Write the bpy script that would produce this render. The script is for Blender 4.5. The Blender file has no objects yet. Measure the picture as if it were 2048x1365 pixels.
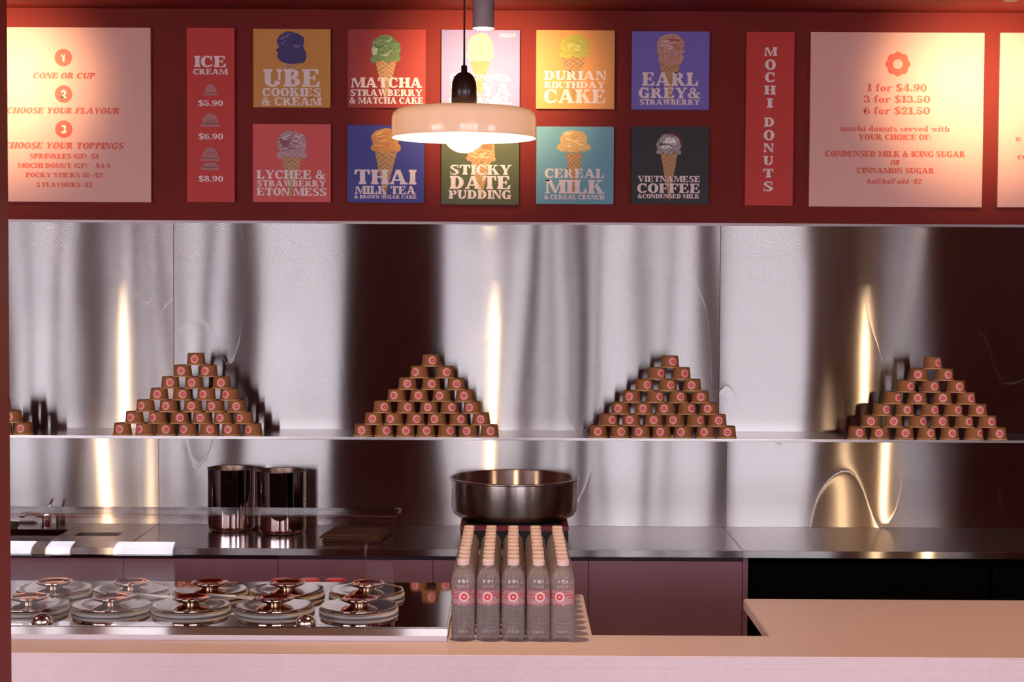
import bpy, bmesh, math, random
from mathutils import Vector, Matrix
PI = math.pi
random.seed(7)
SC = bpy.context.scene
COL = SC.collection

# ------------------------------------------------------------------ camera
F, CAMZ = 3300.0, 2.0
PITCH = math.atan(132.5 / F)
ROLL = 0.0052
_r0, _u0 = Vector((1, 0, 0)), Vector((0, math.sin(PITCH), math.cos(PITCH)))
_f = Vector((0, math.cos(PITCH), -math.sin(PITCH)))
_r = _r0 * math.cos(ROLL) + _u0 * math.sin(ROLL)
_u = _u0 * math.cos(ROLL) - _r0 * math.sin(ROLL)
CP = Vector((0, 0, CAMZ))
cam_d = bpy.data.cameras.new('camera')
cam_d.sensor_width = 36.0
cam_d.lens = F / 2048 * 36.0
cam_d.clip_end = 200
cam = bpy.data.objects.new('camera', cam_d)
COL.objects.link(cam)
m = Matrix((( _r.x, _u.x, -_f.x), (_r.y, _u.y, -_f.y), (_r.z, _u.z, -_f.z))).to_4x4()
m.translation = CP
cam.matrix_world = m
SC.camera = cam

def P(px, py, Y):
    """point of the photograph on the upright plane at depth Y"""
    d = _f * F + _r * (px - 1024) + _u * (682.5 - py)
    return CP + d * (Y / d.y)
def PZ(px, py, z):
    """point of the photograph on the level plane at height z"""
    d = _f * F + _r * (px - 1024) + _u * (682.5 - py)
    return CP + d * ((z - CAMZ) / d.z)

# ------------------------------------------------------------------ world, light, exposure
SC.view_settings.view_transform = 'Standard'
SC.view_settings.look = 'None'
SC.view_settings.exposure = 0.0
SC.view_settings.gamma = 1.0
SC.view_settings.use_curve_mapping = False
w = bpy.data.worlds.new('sky'); SC.world = w; w.use_nodes = True
wb = w.node_tree.nodes['Background']
wb.inputs[0].default_value = (0.95, 0.90, 1.0, 1)
wb.inputs[1].default_value = 14.5
cy = SC.cycles
cy.max_bounces = 24; cy.diffuse_bounces = 4; cy.glossy_bounces = 10
cy.transmission_bounces = 16; cy.transparent_max_bounces = 128
cy.caustics_reflective = False; cy.caustics_refractive = False
cy.sample_clamp_indirect = 6.0
WARM = (1.0, 0.72, 0.38)
SPOT_W, BULB_E, CORE_W = 118.0, 11.0, 64.0
FY = -4.0                                       # shop front behind the viewer
KX = (7.7 * 2 - FY) / F                         # metres at the shop front per mirrored pixel
WINDOWS = [((a - 1024) * KX, (b - 1024) * KX) for a, b in ((-700, -330), (-300, -20), (10, 165), (180, 318), (330, 452), (500, 688), (886, 1130), (1142, 1392), (1440, 1607), (1770, 1853), (2180, 2420), (2450, 2770))]  # outermost pair each side, beyond the mirrored range, is added for more daylight
WZ0, WZ1 = 0.75, 3.0
for k, (x0, x1) in enumerate(WINDOWS):          # sky portals in the window openings
    L = bpy.data.lights.new('window_portal', 'AREA'); L.shape = 'RECTANGLE'
    L.size, L.size_y = x1 - x0, WZ1 - WZ0
    L.cycles.is_portal = True
    o = bpy.data.objects.new('window_portal', L); COL.objects.link(o)
    o.location = ((x0 + x1) / 2, FY - 0.22, (WZ0 + WZ1) / 2)
    o.rotation_euler = (PI / 2, 0, 0)           # shines towards +Y, into the room

# ------------------------------------------------------------------ materials
MATS = {}
def srgb(r, g, b):
    f = lambda c: ((c / 255 + .055) / 1.055) ** 2.4 if c > 10 else c / 255 / 12.92
    return (f(r), f(g), f(b))
def mat(name, col=(.8, .8, .8), rough=.5, metal=0.0, spec=.5, noise=0.0, scale=20, bump=0.0, bscale=60, aniso=0, emit=None, es=0, stretch=(1, 1, 1), col2=None, trans=0, ior=1.45, rot=0.0, coat=0, distort=0):
    if name in MATS: return MATS[name]
    M = bpy.data.materials.new(name); M.use_nodes = True
    nt = M.node_tree; b = nt.nodes['Principled BSDF']
    b.inputs['Base Color'].default_value = (*col, 1)
    b.inputs['Roughness'].default_value = rough
    b.inputs['Metallic'].default_value = metal
    b.inputs['Specular IOR Level'].default_value = spec
    b.inputs['IOR'].default_value = ior
    b.inputs['Transmission Weight'].default_value = trans
    b.inputs['Coat Weight'].default_value = coat
    if noise or bump:
        tc = nt.nodes.new('ShaderNodeTexCoord'); mp = nt.nodes.new('ShaderNodeMapping')
        mp.inputs['Scale'].default_value = stretch
        nt.links.new(tc.outputs['Object'], mp.inputs[0])
    if noise:
        n = nt.nodes.new('ShaderNodeTexNoise'); n.inputs['Scale'].default_value = scale; n.inputs['Detail'].default_value = 4
        n.inputs['Distortion'].default_value = distort
        nt.links.new(mp.outputs[0], n.inputs['Vector'])
        r = nt.nodes.new('ShaderNodeValToRGB')
        r.color_ramp.elements[0].position = .5 - .18; r.color_ramp.elements[1].position = .5 + .18
        c2 = col2 or tuple(c * (1 - noise) for c in col)
        r.color_ramp.elements[0].color = (*c2, 1); r.color_ramp.elements[1].color = (*col, 1)
        nt.links.new(n.outputs['Fac'], r.inputs[0]); nt.links.new(r.outputs[0], b.inputs['Base Color'])
    if bump:
        n = nt.nodes.new('ShaderNodeTexNoise'); n.inputs['Scale'].default_value = bscale; n.inputs['Detail'].default_value = 3
        nt.links.new(mp.outputs[0], n.inputs['Vector'])
        bp = nt.nodes.new('ShaderNodeBump'); bp.inputs['Strength'].default_value = bump; bp.inputs['Distance'].default_value = .002
        nt.links.new(n.outputs['Fac'], bp.inputs['Height']); nt.links.new(bp.outputs[0], b.inputs['Normal'])
    if aniso:
        b.inputs['Anisotropic'].default_value = aniso
        b.inputs['Anisotropic Rotation'].default_value = rot
        t = nt.nodes.new('ShaderNodeTangent'); t.direction_type = 'RADIAL'; t.axis = 'Z'
        nt.links.new(t.outputs[0], b.inputs['Tangent'])
    if emit:
        b.inputs['Emission Color'].default_value = (*emit, 1); b.inputs['Emission Strength'].default_value = es
    MATS[name] = M
    return M

M_wall = mat('red_wall_paint', (.20, .013, .0075), .7, noise=.12, scale=3, bump=.05, bscale=300, spec=.35)
M_ceil = mat('red_ceiling_paint', (.26, .018, .011), .7, noise=.1, scale=2)
M_col = mat('red_post_paint', (.22, .016, .012), .55, spec=.3, noise=.1, scale=3)
M_floor = mat('grey_floor', (.30, .25, .25), .35, noise=.25, scale=3)
M_side = mat('dusky_wall_paint', (.12, .035, .035), .6, noise=.1, scale=2)
M_facade = mat('dusky_facade_paint', (.40, .13, .12), .5)
M_mull = mat('dark_window_metal', (.05, .04, .045), .4)
M_curt = mat('pink_blind_cloth', (.42, .25, .27), .9)
M_pave = mat('pale_pavement', (.55, .53, .55), .9, noise=.15, scale=1)
M_steel = mat('brushed_steel', (.57, .55, .535), .36, 1, aniso=.95, rot=0.25, noise=.05, scale=6, stretch=(.3, 1, 30))
M_steel_top = mat('brushed_steel_top', (.60, .55, .54), .17, 1, noise=.06, scale=8, stretch=(.3, 20, 1))
M_trim = mat('dark_steel_trim', (.16, .12, .12), .35, 1)
M_edge = mat('polished_steel_edge', (.75, .70, .69), .16, 1)
M_edge2 = mat('satin_steel_edge', (.62, .60, .60), .45, 1)
M_mirror = mat('mirror_steel', (.66, .60, .58), .035, 1)
M_lid = mat('lid_mirror_steel', (.76, .67, .58), .03, 1)  # golden tint puts the warm reflections of ceiling and bulb into the colour
M_deck = mat('polished_deck_steel', (.66, .60, .56), .035, 1)
M_bowl = mat('bowl_brushed_steel', (.50, .44, .42), .25, 1, aniso=.85, rot=.25)
M_cab = mat('plum_laminate', (.31, .165, .27), .42, noise=.08, scale=4)
M_cabgap = mat('dark_recess', (.05, .03, .05), .6)
M_black = mat('black_plastic', (.008, .007, .008), .35)
M_void = mat('black_fridge_and_void', (.002, .002, .002), .8, spec=.06)  # fridge black, also painted shade below the right counter slab
M_counter = mat('pink_solid_surface', (.75, .585, .605), .38, noise=.05, scale=60)
M_pale = mat('pale_rubber_strip', (.62, .54, .58), .6)
M_gasket = mat('grey_gasket', (.60, .56, .52), .5)
M_kraft = mat('kraft_paper', (.34, .125, .042), .7, noise=.16, scale=90)
M_kraftedge = mat('kraft_paper_edge', (.68, .39, .19), .7)
M_kraftin = mat('kraft_paper_base', (.36, .16, .06), .8)
M_logo_pink = mat('sticker_pink', (.80, .36, .34), .5)
M_logo_red = mat('sticker_red', (.62, .030, .028), .5)
M_cap = mat('cream_bottle_cap', (.80, .60, .55), .42)
M_redcap = mat('red_squeeze_cap', (.62, .03, .06), .3)
M_squeeze = mat('clear_squeeze_bottle', (.8, .5, .45), .3)
M_cloth = mat('brown_cloth', (.13, .062, .036), .9, noise=.2, scale=60, bump=.3, bscale=300)
M_maroon = mat('maroon_enamel', (.22, .03, .045), .35)
M_opal = mat('opal_glass', (.84, .72, .62), .12, coat=.3)
M_socket = mat('dark_brown_socket', (.022, .007, .006), .28)
M_cord = mat('black_cord', (.012, .006, .006), .6)
M_spot = mat('greige_spot_body', (.42, .32, .33), .5)
M_lens = mat('lit_lens', (1, .9, .8), .5, emit=(1, .80, .55), es=9)
M_bulb = mat('lit_bulb', (1, .9, .8), .5, emit=WARM, es=BULB_E)
M_chrome = mat('chrome', (.82, .80, .80), .05, 1)
M_green = mat('green_scourer', (.03, .09, .02), .9, noise=.4, scale=80)
M_basin = mat('sink_steel', (.30, .25, .22), .3, 1)
M_wire = mat('grey_sprinkler', (.30, .30, .28), .5, .6)
M_rib = mat('lilac_ribbed_panel', (.62, .58, .70), .5)

# brushed steel proper: almost mirror-sharp along the grain, long vertical smear across it
nt = M_steel.node_tree; b = nt.nodes['Principled BSDF']; out = nt.nodes['Material Output']
an = nt.nodes.new('ShaderNodeBsdfAnisotropic'); an.distribution = 'GGX'
an.inputs['Roughness'].default_value = .225; an.inputs['Anisotropy'].default_value = .91; an.inputs['Rotation'].default_value = 0.0
nt.links.new(b.inputs['Base Color'].links[0].from_socket, an.inputs['Color'])
nt.links.new(b.inputs['Tangent'].links[0].from_socket, an.inputs['Tangent'])
nt.links.new(an.outputs[0], out.inputs[0])
# translucent opal: diffuse both ways
nt = M_opal.node_tree; b = nt.nodes['Principled BSDF']; out = nt.nodes['Material Output']
tr = nt.nodes.new('ShaderNodeBsdfTranslucent'); tr.inputs[0].default_value = (.95, .84, .72, 1)
mx = nt.nodes.new('ShaderNodeMixShader'); mx.inputs[0].default_value = .30
nt.links.new(b.outputs[0], mx.inputs[1]); nt.links.new(tr.outputs[0], mx.inputs[2]); nt.links.new(mx.outputs[0], out.inputs[0])

def clear_mat(name, tint, fac, gl_rough=.02, ior=1.33, refr=True):
    """see-through plastic or glass: partly straight-through, partly refracting, with fresnel gloss"""
    M = bpy.data.materials.new(name); M.use_nodes = True; nt = M.node_tree; nt.nodes.clear()
    o = nt.nodes.new('ShaderNodeOutputMaterial')
    t = nt.nodes.new('ShaderNodeBsdfTransparent'); t.inputs[0].default_value = (*tint, 1)
    g = nt.nodes.new('ShaderNodeBsdfGlossy'); g.inputs['Roughness'].default_value = gl_rough
    fr = nt.nodes.new('ShaderNodeFresnel'); fr.inputs[0].default_value = 1.5
    m1 = nt.nodes.new('ShaderNodeMixShader')
    nt.links.new(fr.outputs[0], m1.inputs[0]); nt.links.new(t.outputs[0], m1.inputs[1]); nt.links.new(g.outputs[0], m1.inputs[2])
    if refr:
        gs = nt.nodes.new('ShaderNodeBsdfGlass'); gs.inputs['IOR'].default_value = ior; gs.inputs['Roughness'].default_value = gl_rough
        gs.inputs[0].default_value = (*tint, 1)
        m2 = nt.nodes.new('ShaderNodeMixShader'); m2.inputs[0].default_value = fac
        nt.links.new(m1.outputs[0], m2.inputs[1]); nt.links.new(gs.outputs[0], m2.inputs[2])
        nt.links.new(m2.outputs[0], o.inputs[0])
    else:
        nt.links.new(m1.outputs[0], o.inputs[0])
    return M
M_glass = clear_mat('guard_glass', (.97, .965, .97), 0, .0, refr=False)
M_glassedge = clear_mat('guard_glass_edge', (.45, .40, .42), 0, .1, refr=False)
M_pet = clear_mat('clear_bottle_plastic', (.996, .99, .99), .10, .07, 1.30)
nt = M_bulb.node_tree; b = nt.nodes['Principled BSDF']; out = nt.nodes['Material Output']
tr = nt.nodes.new('ShaderNodeBsdfTransparent'); mx = nt.nodes.new('ShaderNodeMixShader'); mx.inputs[0].default_value = .6
nt.links.new(b.outputs[0], mx.inputs[1]); nt.links.new(tr.outputs[0], mx.inputs[2]); nt.links.new(mx.outputs[0], out.inputs[0])
# bottle plastic: clear, with a pinkish diffuse haze mixed in to brighten the dark bottles
nt = M_pet.node_tree; out = [n for n in nt.nodes if n.type == 'OUTPUT_MATERIAL'][0]; src = out.inputs[0].links[0].from_socket
hz = nt.nodes.new('ShaderNodeBsdfTranslucent'); hz.inputs[0].default_value = (.97, .83, .82, 1)
hd = nt.nodes.new('ShaderNodeBsdfDiffuse'); hd.inputs[0].default_value = (.97, .83, .82, 1)
ha = nt.nodes.new('ShaderNodeMixShader'); nt.links.new(hz.outputs[0], ha.inputs[1]); nt.links.new(hd.outputs[0], ha.inputs[2])
mx = nt.nodes.new('ShaderNodeMixShader'); mx.inputs[0].default_value = .18
nt.links.new(src, mx.inputs[1]); nt.links.new(ha.outputs[0], mx.inputs[2]); nt.links.new(mx.outputs[0], out.inputs[0])
def film_mat(name, col, fac):
    M = bpy.data.materials.new(name); M.use_nodes = True; nt = M.node_tree
    b = nt.nodes['Principled BSDF']; b.inputs['Base Color'].default_value = (*col, 1); b.inputs['Roughness'].default_value = .25
    o = nt.nodes['Material Output']; t = nt.nodes.new('ShaderNodeBsdfTransparent'); mx = nt.nodes.new('ShaderNodeMixShader')
    mx.inputs[0].default_value = fac
    nt.links.new(t.outputs[0], mx.inputs[1]); nt.links.new(b.outputs[0], mx.inputs[2]); nt.links.new(mx.outputs[0], o.inputs[0])
    return M
M_film = film_mat('pink_label_film', (.85, .42, .46), .42)
M_filmred = film_mat('red_label_print', (.60, .03, .04), .75)

# ------------------------------------------------------------------ mesh helpers
class MB:
    def __init__(s): s.v, s.f, s.m, s.s = [], [], [], []
    def add(s, vs, fs, mi=0, smooth=False):
        n = len(s.v); s.v += [tuple(v) for v in vs]
        for f in fs: s.f.append(tuple(i + n for i in f)); s.m.append(mi); s.s.append(smooth)
        return s
    def box(s, x0, y0, z0, x1, y1, z1, mi=0, bev=0):
        if bev:
            bm = bmesh.new(); bmesh.ops.create_cube(bm, size=1)
            for v in bm.verts:
                v.co = Vector(((x0 + x1) / 2 + v.co.x * (x1 - x0), (y0 + y1) / 2 + v.co.y * (y1 - y0), (z0 + z1) / 2 + v.co.z * (z1 - z0)))
            bmesh.ops.bevel(bm, geom=bm.edges[:], offset=bev, segments=2, affect='EDGES')
            bm.verts.index_update()
            s.add([v.co[:] for v in bm.verts], [[v.index for v in f.verts] for f in bm.faces], mi); bm.free()
            return s
        v = [(x, y, z) for z in (z0, z1) for y in (y0, y1) for x in (x0, x1)]
        return s.add(v, [(0, 2, 3, 1), (4, 5, 7, 6), (0, 1, 5, 4), (2, 6, 7, 3), (0, 4, 6, 2), (1, 3, 7, 5)], mi)
    def lathe(s, prof, n=32, cx=0, cy=0, mi=0, mis=None, cap0=True, cap1=True, smooth=True, a0=0, a1=2 * PI):
        base = len(s.v)
        for r, z in prof:
            for k in range(n):
                a = a0 + (a1 - a0) * k / n
                s.v.append((cx + r * math.cos(a), cy + r * math.sin(a), z))
        for i in range(len(prof) - 1):
            for k in range(n):
                k2 = (k + 1) % n
                s.f.append((base + i * n + k, base + i * n + k2, base + (i + 1) * n + k2, base + (i + 1) * n + k))
                s.m.append(mis[i] if mis else mi); s.s.append(smooth)
        if cap0: s.f.append(tuple(base + k for k in range(n))[::-1]); s.m.append(mis[0] if mis else mi); s.s.append(False)
        if cap1: s.f.append(tuple(base + (len(prof) - 1) * n + k for k in range(n))); s.m.append(mis[-1] if mis else mi); s.s.append(False)
        return s
    def tube(s, pts, r, n=10, mi=0):
        pts = [Vector(p) for p in pts]; rings = []
        base = len(s.v)
        for i, p in enumerate(pts):
            t = (pts[min(i + 1, len(pts) - 1)] - pts[max(i - 1, 0)]).normalized()
            a = t.cross(Vector((0, 1, 0)) if abs(t.y) < .9 else Vector((1, 0, 0))).normalized(); b = t.cross(a)
            rr = r[i] if isinstance(r, (list, tuple)) else r
            for k in range(n):
                q = p + (a * math.cos(2 * PI * k / n) + b * math.sin(2 * PI * k / n)) * rr
                s.v.append(tuple(q))
        for i in range(len(pts) - 1):
            for k in range(n):
                s.f.append((base + i * n + k, base + i * n + (k + 1) % n, base + (i + 1) * n + (k + 1) % n, base + (i + 1) * n + k)); s.m.append(mi); s.s.append(True)
        s.f.append(tuple(base + k for k in range(n))); s.m.append(mi); s.s.append(False)
        s.f.append(tuple(base + (len(pts) - 1) * n + k for k in range(n))); s.m.append(mi); s.s.append(False)
        return s
    def prism(s, poly, z0, z1, mi=0, bev=0):
        """extrude a plan polygon (x,y) upwards, optional bevel"""
        bm = bmesh.new()
        f = bm.faces.new([bm.verts.new((x, y, z0)) for x, y in poly])
        r = bmesh.ops.extrude_face_region(bm, geom=[f])
        for e in r['geom']:
            if isinstance(e, bmesh.types.BMVert): e.co.z = z1
        bmesh.ops.recalc_face_normals(bm, faces=bm.faces[:])
        if bev: bmesh.ops.bevel(bm, geom=bm.edges[:], offset=bev, segments=2, affect='EDGES')
        bm.verts.index_update()
        s.add([v.co[:] for v in bm.verts], [[v.index for v in f.verts] for f in bm.faces], mi); bm.free()
        return s
    def build(s, name, mats, parent=None, loc=None, rz=0, fix=True):
        me = bpy.data.meshes.new(name); me.from_pydata(s.v, [], s.f)
        for M in (mats if isinstance(mats, (list, tuple)) else [mats]): me.materials.append(M)
        me.polygons.foreach_set('material_index', s.m); me.polygons.foreach_set('use_smooth', s.s)
        if fix:
            bm = bmesh.new(); bm.from_mesh(me); bmesh.ops.recalc_face_normals(bm, faces=bm.faces[:]); bm.to_mesh(me); bm.free()
        me.update()
        o = bpy.data.objects.new(name, me); COL.objects.link(o)
        if parent: o.parent = parent
        if loc: o.location = loc
        o.rotation_euler.z = rz
        return o
def tag(o, label=None, cat=None, group=None, kind=None):
    if label: o['label'] = label
    if cat: o['category'] = cat
    if group: o['group'] = group
    if kind: o['kind'] = kind
    return o
def empty(name, loc=(0, 0, 0), rz=0):
    o = bpy.data.objects.new(name, None); COL.objects.link(o); o.location = loc; o.rotation_euler.z = rz
    o.empty_display_size = .05
    return o
def dup(root, loc, rz=0):
    r = root.copy(); COL.objects.link(r); r.location = loc; r.rotation_euler.z = rz
    for ch in list(root.children):
        c = ch.copy(); COL.objects.link(c); c.parent = r
        for g in list(ch.children):
            d = g.copy(); COL.objects.link(d); d.parent = c
    return r
def struct(o): return tag(o, kind='structure')
ORD = ['first', 'second', 'third', 'fourth', 'fifth', 'sixth', 'seventh', 'eighth', 'ninth', 'tenth', 'eleventh']

# ------------------------------------------------------------------ room shell
YW, CZ = 7.70, 3.225                     # back wall plane, ceiling height
XL, XR = -10.5, 10.5
YB, YBF, ZB = 7.35, 6.70, 0.877          # bench: back, front, top
ZS = P(1024, 876, YB).z                  # ledge height
ztop = P(1024, 448, YW).z                # where steel ends and red wall starts
struct(MB().box(XL, FY - .3, -.1, XR, YW + .2, 0).build('floor', M_floor))
struct(MB().box(XL, FY - .3, CZ, XR, YW + .2, CZ + .15).build('ceiling', M_ceil))
struct(MB().box(XL, YW, 0, XR, YW + .2, CZ).build('wall_back', M_wall))
struct(MB().box(XL - .2, FY - .3, 0, XL, YW + .2, CZ).build('wall_left', M_side))
struct(MB().box(XR, FY - .3, 0, XR + .2, YW + .2, CZ).build('wall_right', M_side))
fm = MB()
xs = [XL] + [v for w_ in WINDOWS for v in w_] + [XR]
for k in range(0, len(xs), 2):
    fm.box(xs[k], FY - .2, 0, xs[k + 1], FY, CZ)
for x0, x1 in WINDOWS:
    fm.box(x0, FY - .2, 0, x1, FY, WZ0); fm.box(x0, FY - .2, WZ1, x1, FY, CZ)
struct(fm.build('wall_front', M_facade))
struct(MB().box(-30, -40, -.25, 30, FY - .3, -.15).build('trim_9', M_pave))
# narrow pink blinds hanging in the shop windows, seen only as soft streaks in the steel

for k, (x, hw) in enumerate([((a - 1024) * KX, b * KX) for a, b in ((60, 5), (130, 7), (196, 14), (228, 6), (268, 9), (296, 5), (360, 5), (412, 9), (1000, 5), (1062, 14), (1100, 6), (1166, 16), (1205, 6), (1290, 8), (1330, 5))]):
    o = MB().box(x - hw, FY + .02, .15, x + hw, FY + .03, WZ1 + .02).build('blind', M_curt)
    tag(o, 'narrow pink blind strip mirrored as a dusky streak in the steel, %s from left' % (ORD + ['twelfth', 'thirteenth', 'fourteenth', 'fifteenth'])[k], 'blind', 'window blinds seen as streaks in the steel')
rp = empty('ribbed_panel', ((1811 - 1024) * KX, FY + .04, 0))
tag(rp, 'tall lilac ribbed panel standing at the shop window, mirrored right in the steel', 'panel')
for k in range(9):
    MB().box(-.24 + k * .054, -.015, .12, -.21 + k * .054, .015, WZ1).build('slat', M_rib, rp)
MB().box(-.26, -.02, 0, .26, .02, .12).build('rail', M_rib, rp)

# front red post at the left
xpost = P(20, 700, 1.95).x
struct(MB().box(-1.37, 1.83, 0, xpost, 1.95, CZ, bev=.003).build('wall_post', M_col))
struct(MB().box((1857 - 1024) / F * 13.5, 1.83, 0, 4.6, 1.95, CZ, bev=.003).build('wall_pier', M_col))

# ------------------------------------------------------------------ steel splashback with slight buckles
def wav(x, z, k=0):
    return (.00042 * math.sin(5.2 * x + 1.1 + .9 * math.sin(1.6 * z + k)) + .00030 * math.sin(9.3 * x + 2.2 * z + 2 * k)
            + .00014 * math.sin(17 * x - 3.1 * z + k) + .00012 * math.sin(3.1 * z + 2.0 * x))
WAVE = .7
def sheet(name, x0, x1, z0, z1, Y, k, parent, step=.03):
    nx, nz = max(2, int((x1 - x0) / step)), max(2, int((z1 - z0) / (step * 1.5)))
    v, f = [], []
    for j in range(nz + 1):
        for i in range(nx + 1):
            x = x0 + (x1 - x0) * i / nx; z = z0 + (z1 - z0) * j / nz
            v.append((x, Y - .004 - wav(x, z, k) * WAVE, z))
    for j in range(nz):
        for i in range(nx):
            a = j * (nx + 1) + i; f.append((a, a + 1, a + nx + 2, a + nx + 1))
    mb = MB().add(v, f, 0, True)
    o = mb.build(name, M_steel, parent, fix=False)
    return o
sp = empty('steel_splashback')
tag(sp, 'tall brushed stainless steel splashback of joined sheets above the ledge', 'splashback')
xa, xb = P(348, 650, YW).x, P(1439, 650, YW).x
for x0, x1, k in ((-4.2, xa - .0015, 0.0), (xa + .0015, xb - .0015, .35), (xb + .0015, 4.2, 1.4)):
    sheet('steel_sheet', x0, x1, ZS, ztop - .004, YW, k, sp)
MB().box(-4.2, YW - .012, ztop - .004, 4.2, YW - .0005, ztop + .008).build('top_trim', M_trim, sp)
lo = empty('lower_splashback')
tag(lo, 'low stainless steel splashback boxed out between bench and cup ledge', 'splashback')
xa, xb = P(318, 960, YB).x, P(1452, 960, YB).x
for x0, x1, k in ((-4.2, xa - .001, .5), (xa + .001, xb - .001, .8), (xb + .001, 4.2, 1.2)):
    sheet('steel_sheet', x0, x1, ZB, ZS - .0127, YB, k, lo)
le = tag(MB().box(-4.2, YB - .006, ZS - .012, 4.2, YW - .006, ZS, bev=.0015).build('steel_ledge', M_steel_top),
         'long narrow steel ledge carrying the pyramids of brown cups', 'ledge')
struct(MB().box(-4.2, YB + .002, 0, 4.2, YW - .001, ZS - .0125).build('trim_1', M_cabgap))

# ------------------------------------------------------------------ bench
xj1, xj2 = -1.58, P(1486, 1103, YBF).x
TH = .028
def bench(x0, x1, label, holes=()):
    t = empty('steel_bench', ((x0 + x1) / 2, YBF, 0)); cx = (x0 + x1) / 2
    tag(t, label, 'bench')
    mb = MB(); x0, x1 = x0 - cx, x1 - cx
    if not holes: mb.box(x0 + .001, .0035, ZB - TH, x1 - .001, YB - YBF - .006, ZB, bev=.002)
    else:
        xs = [x0]
        for (a, b, c, d) in holes:
            a -= cx; b -= cx
            mb.box(xs[-1], .0035, ZB - TH, a, YB - YBF - .006, ZB)
            mb.box(a, .0035, ZB - TH, b, c - YBF, ZB); mb.box(a, d - YBF, ZB - TH, b, YB - YBF - .006, ZB)
            xs.append(b)
        mb.box(xs[-1], .0035, ZB - TH, x1 - .001, YB - YBF - .006, ZB)
    mb.build('worktop', M_steel_top, t)
    MB().box(x0 + .001 + cx, YBF - .0005, ZB - TH, x1 - .001 + cx, YBF + .003, ZB, bev=.001).build('front_edge', M_steel, t, loc=(-cx, -YBF, 0))
    return t, cx
hs = [(-2.75, -1.93, 6.86, 7.17), (-1.865, -1.675, 7.00, 7.10)]
b1, cx = bench(-4.2, xj1, 'left steel bench with sunken sink and a small square waste hole', hs)
mb = MB()
a, b_, c, d = hs[0]; a -= cx; b_ -= cx; c -= YBF; d -= YBF
for q in ((a - .006, c - .006, .68, a, d + .006, ZB - .001), (b_, c - .006, .68, b_ + .006, d + .006, ZB - .001), (a, c - .006, .68, b_, c, ZB - .001), (a, d, .68, b_, d + .006, ZB - .001), (a, c, .674, b_, d, .68)):
    mb.box(*q)
mb.build('sink_basin', M_basin, b1)
a, b_, c, d = hs[1]; a -= cx; b_ -= cx; c -= YBF; d -= YBF
mb = MB()
for q in ((a, c, .80, a + .003, d, ZB), (b_ - .003, c, .80, b_, d, ZB), (a, c, .80, b_, c + .003, ZB), (a, d - .003, .80, b_, d, ZB)): mb.box(*q)
mb.build('waste_hole', M_basin, b1)
bench(xj1, xj2, 'middle steel bench under the two tall pots and wide pan')
bench(xj2, 4.2, 'right steel bench running over the black fridge')
YC = 6.735
seams = [P(x, 1150, YC).x for x in (-620, -330, -62, 247, 556, 866, 1177, 1485)]
names = ['far left', 'under the sink', 'left', 'third', 'a', 'b', 'c', 'd']
lab = ['plum base cabinet hidden behind the red post', 'plum base cabinet running behind the red post', 'plum base cabinet at the left edge below the sink bench',
       'plum base cabinet below the joint of left and middle bench', 'plum base cabinet behind the three red bottle caps', 'plum base cabinet just left of the water bottles, under the pan',
       'plum base cabinet at right, next to the black fridge']
for k in range(1, 7):
    x0, x1 = seams[k], seams[k + 1]; cx = (x0 + x1) / 2; hw = (x1 - x0) / 2
    l = ['', 'plum base cabinet mostly behind the red post, at far left', 'plum base cabinet left of the door seam, under the sink bench',
         'plum base cabinet under the bench joint left of the tall pots', 'plum base cabinet behind the three red bottle caps',
         'plum base cabinet partly hidden by the leftmost water bottles', 'rightmost plum base cabinet, ending beside the black fridge'][k]
    c = tag(empty('base_cabinet', (cx, YC, 0)), l, 'cabinet', 'plum base cabinets under the steel benches')
    MB().box(-hw, .02, .1, hw, .58, ZB - TH - .001 if k > 3 else .66).box(-hw, .06, 0, hw, .55, .1).build('body', M_cabgap, c)
    MB().box(-hw + .0012, 0, .1, hw - .0012, .0195, ZB - TH - .022, bev=.001).build('door', M_cab, c)
ep = tag(MB().box(seams[7] + .001, YC - .002, 0, seams[7] + .022, YB - .02, ZB - TH - .001).build('end_panel', M_cab), 'narrow plum end panel standing between cabinets and black fridge', 'panel')
fr = tag(empty('undercounter_fridge', (seams[7] + .03, YC + .03, 0)), 'black undercounter fridge below the right steel bench', 'fridge')
MB().box(0, .03, 0.0, 3.0, .56, ZB - TH - .001).build('body', M_void, fr)
for k in range(3): MB().box(.01 + k * 1.0, 0, .1, .99 + k * 1.0, .029, ZB - TH - .03, bev=.003).build('door', M_void, fr)

# ------------------------------------------------------------------ front counter
ZC = 1.046
Yf, Yn, Yk = 4.10, 4.342, 4.90
xl_ = P(1180, 1240, 4.6).x; xlb = .2165
xr0 = .688
ct = tag(empty('service_counter', (0, Yf, 0)), 'pink solid-surface service counter across the front with a notch for staff', 'counter')
poly = [(-3.6, 0), (3.6, 0), (3.6, 4.843 - Yf), (xr0, 4.843 - Yf), (xr0, Yn - Yf), (xlb, Yn - Yf), (xlb, Yk - Yf), (-3.6, Yk - Yf)]
MB().prism(poly, ZC - .032, ZC, bev=.003).build('countertop', M_counter, ct)
MB().box(-3.6, .004, 0, 3.6, .05, ZC - .0325).build('front_panel', M_counter, ct)
MB().box(-3.59, .051, 0, xlb - .02, .75, ZC - .033).build('cabinet_body', M_cabgap, ct)
tag(MB().box(-1.7, 4.8525, .0, xlb - .02, 5.03, .82).build('rear_shelf', M_cabgap), 'dark low shelf unit behind the counter under the three red caps', 'shelf')
MB().box(xr0 + .35, .051, 0, 3.59, .60, ZC - .033).build('cabinet_body', M_void, ct)  # black body stands in for the shaded void under the slab

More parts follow.
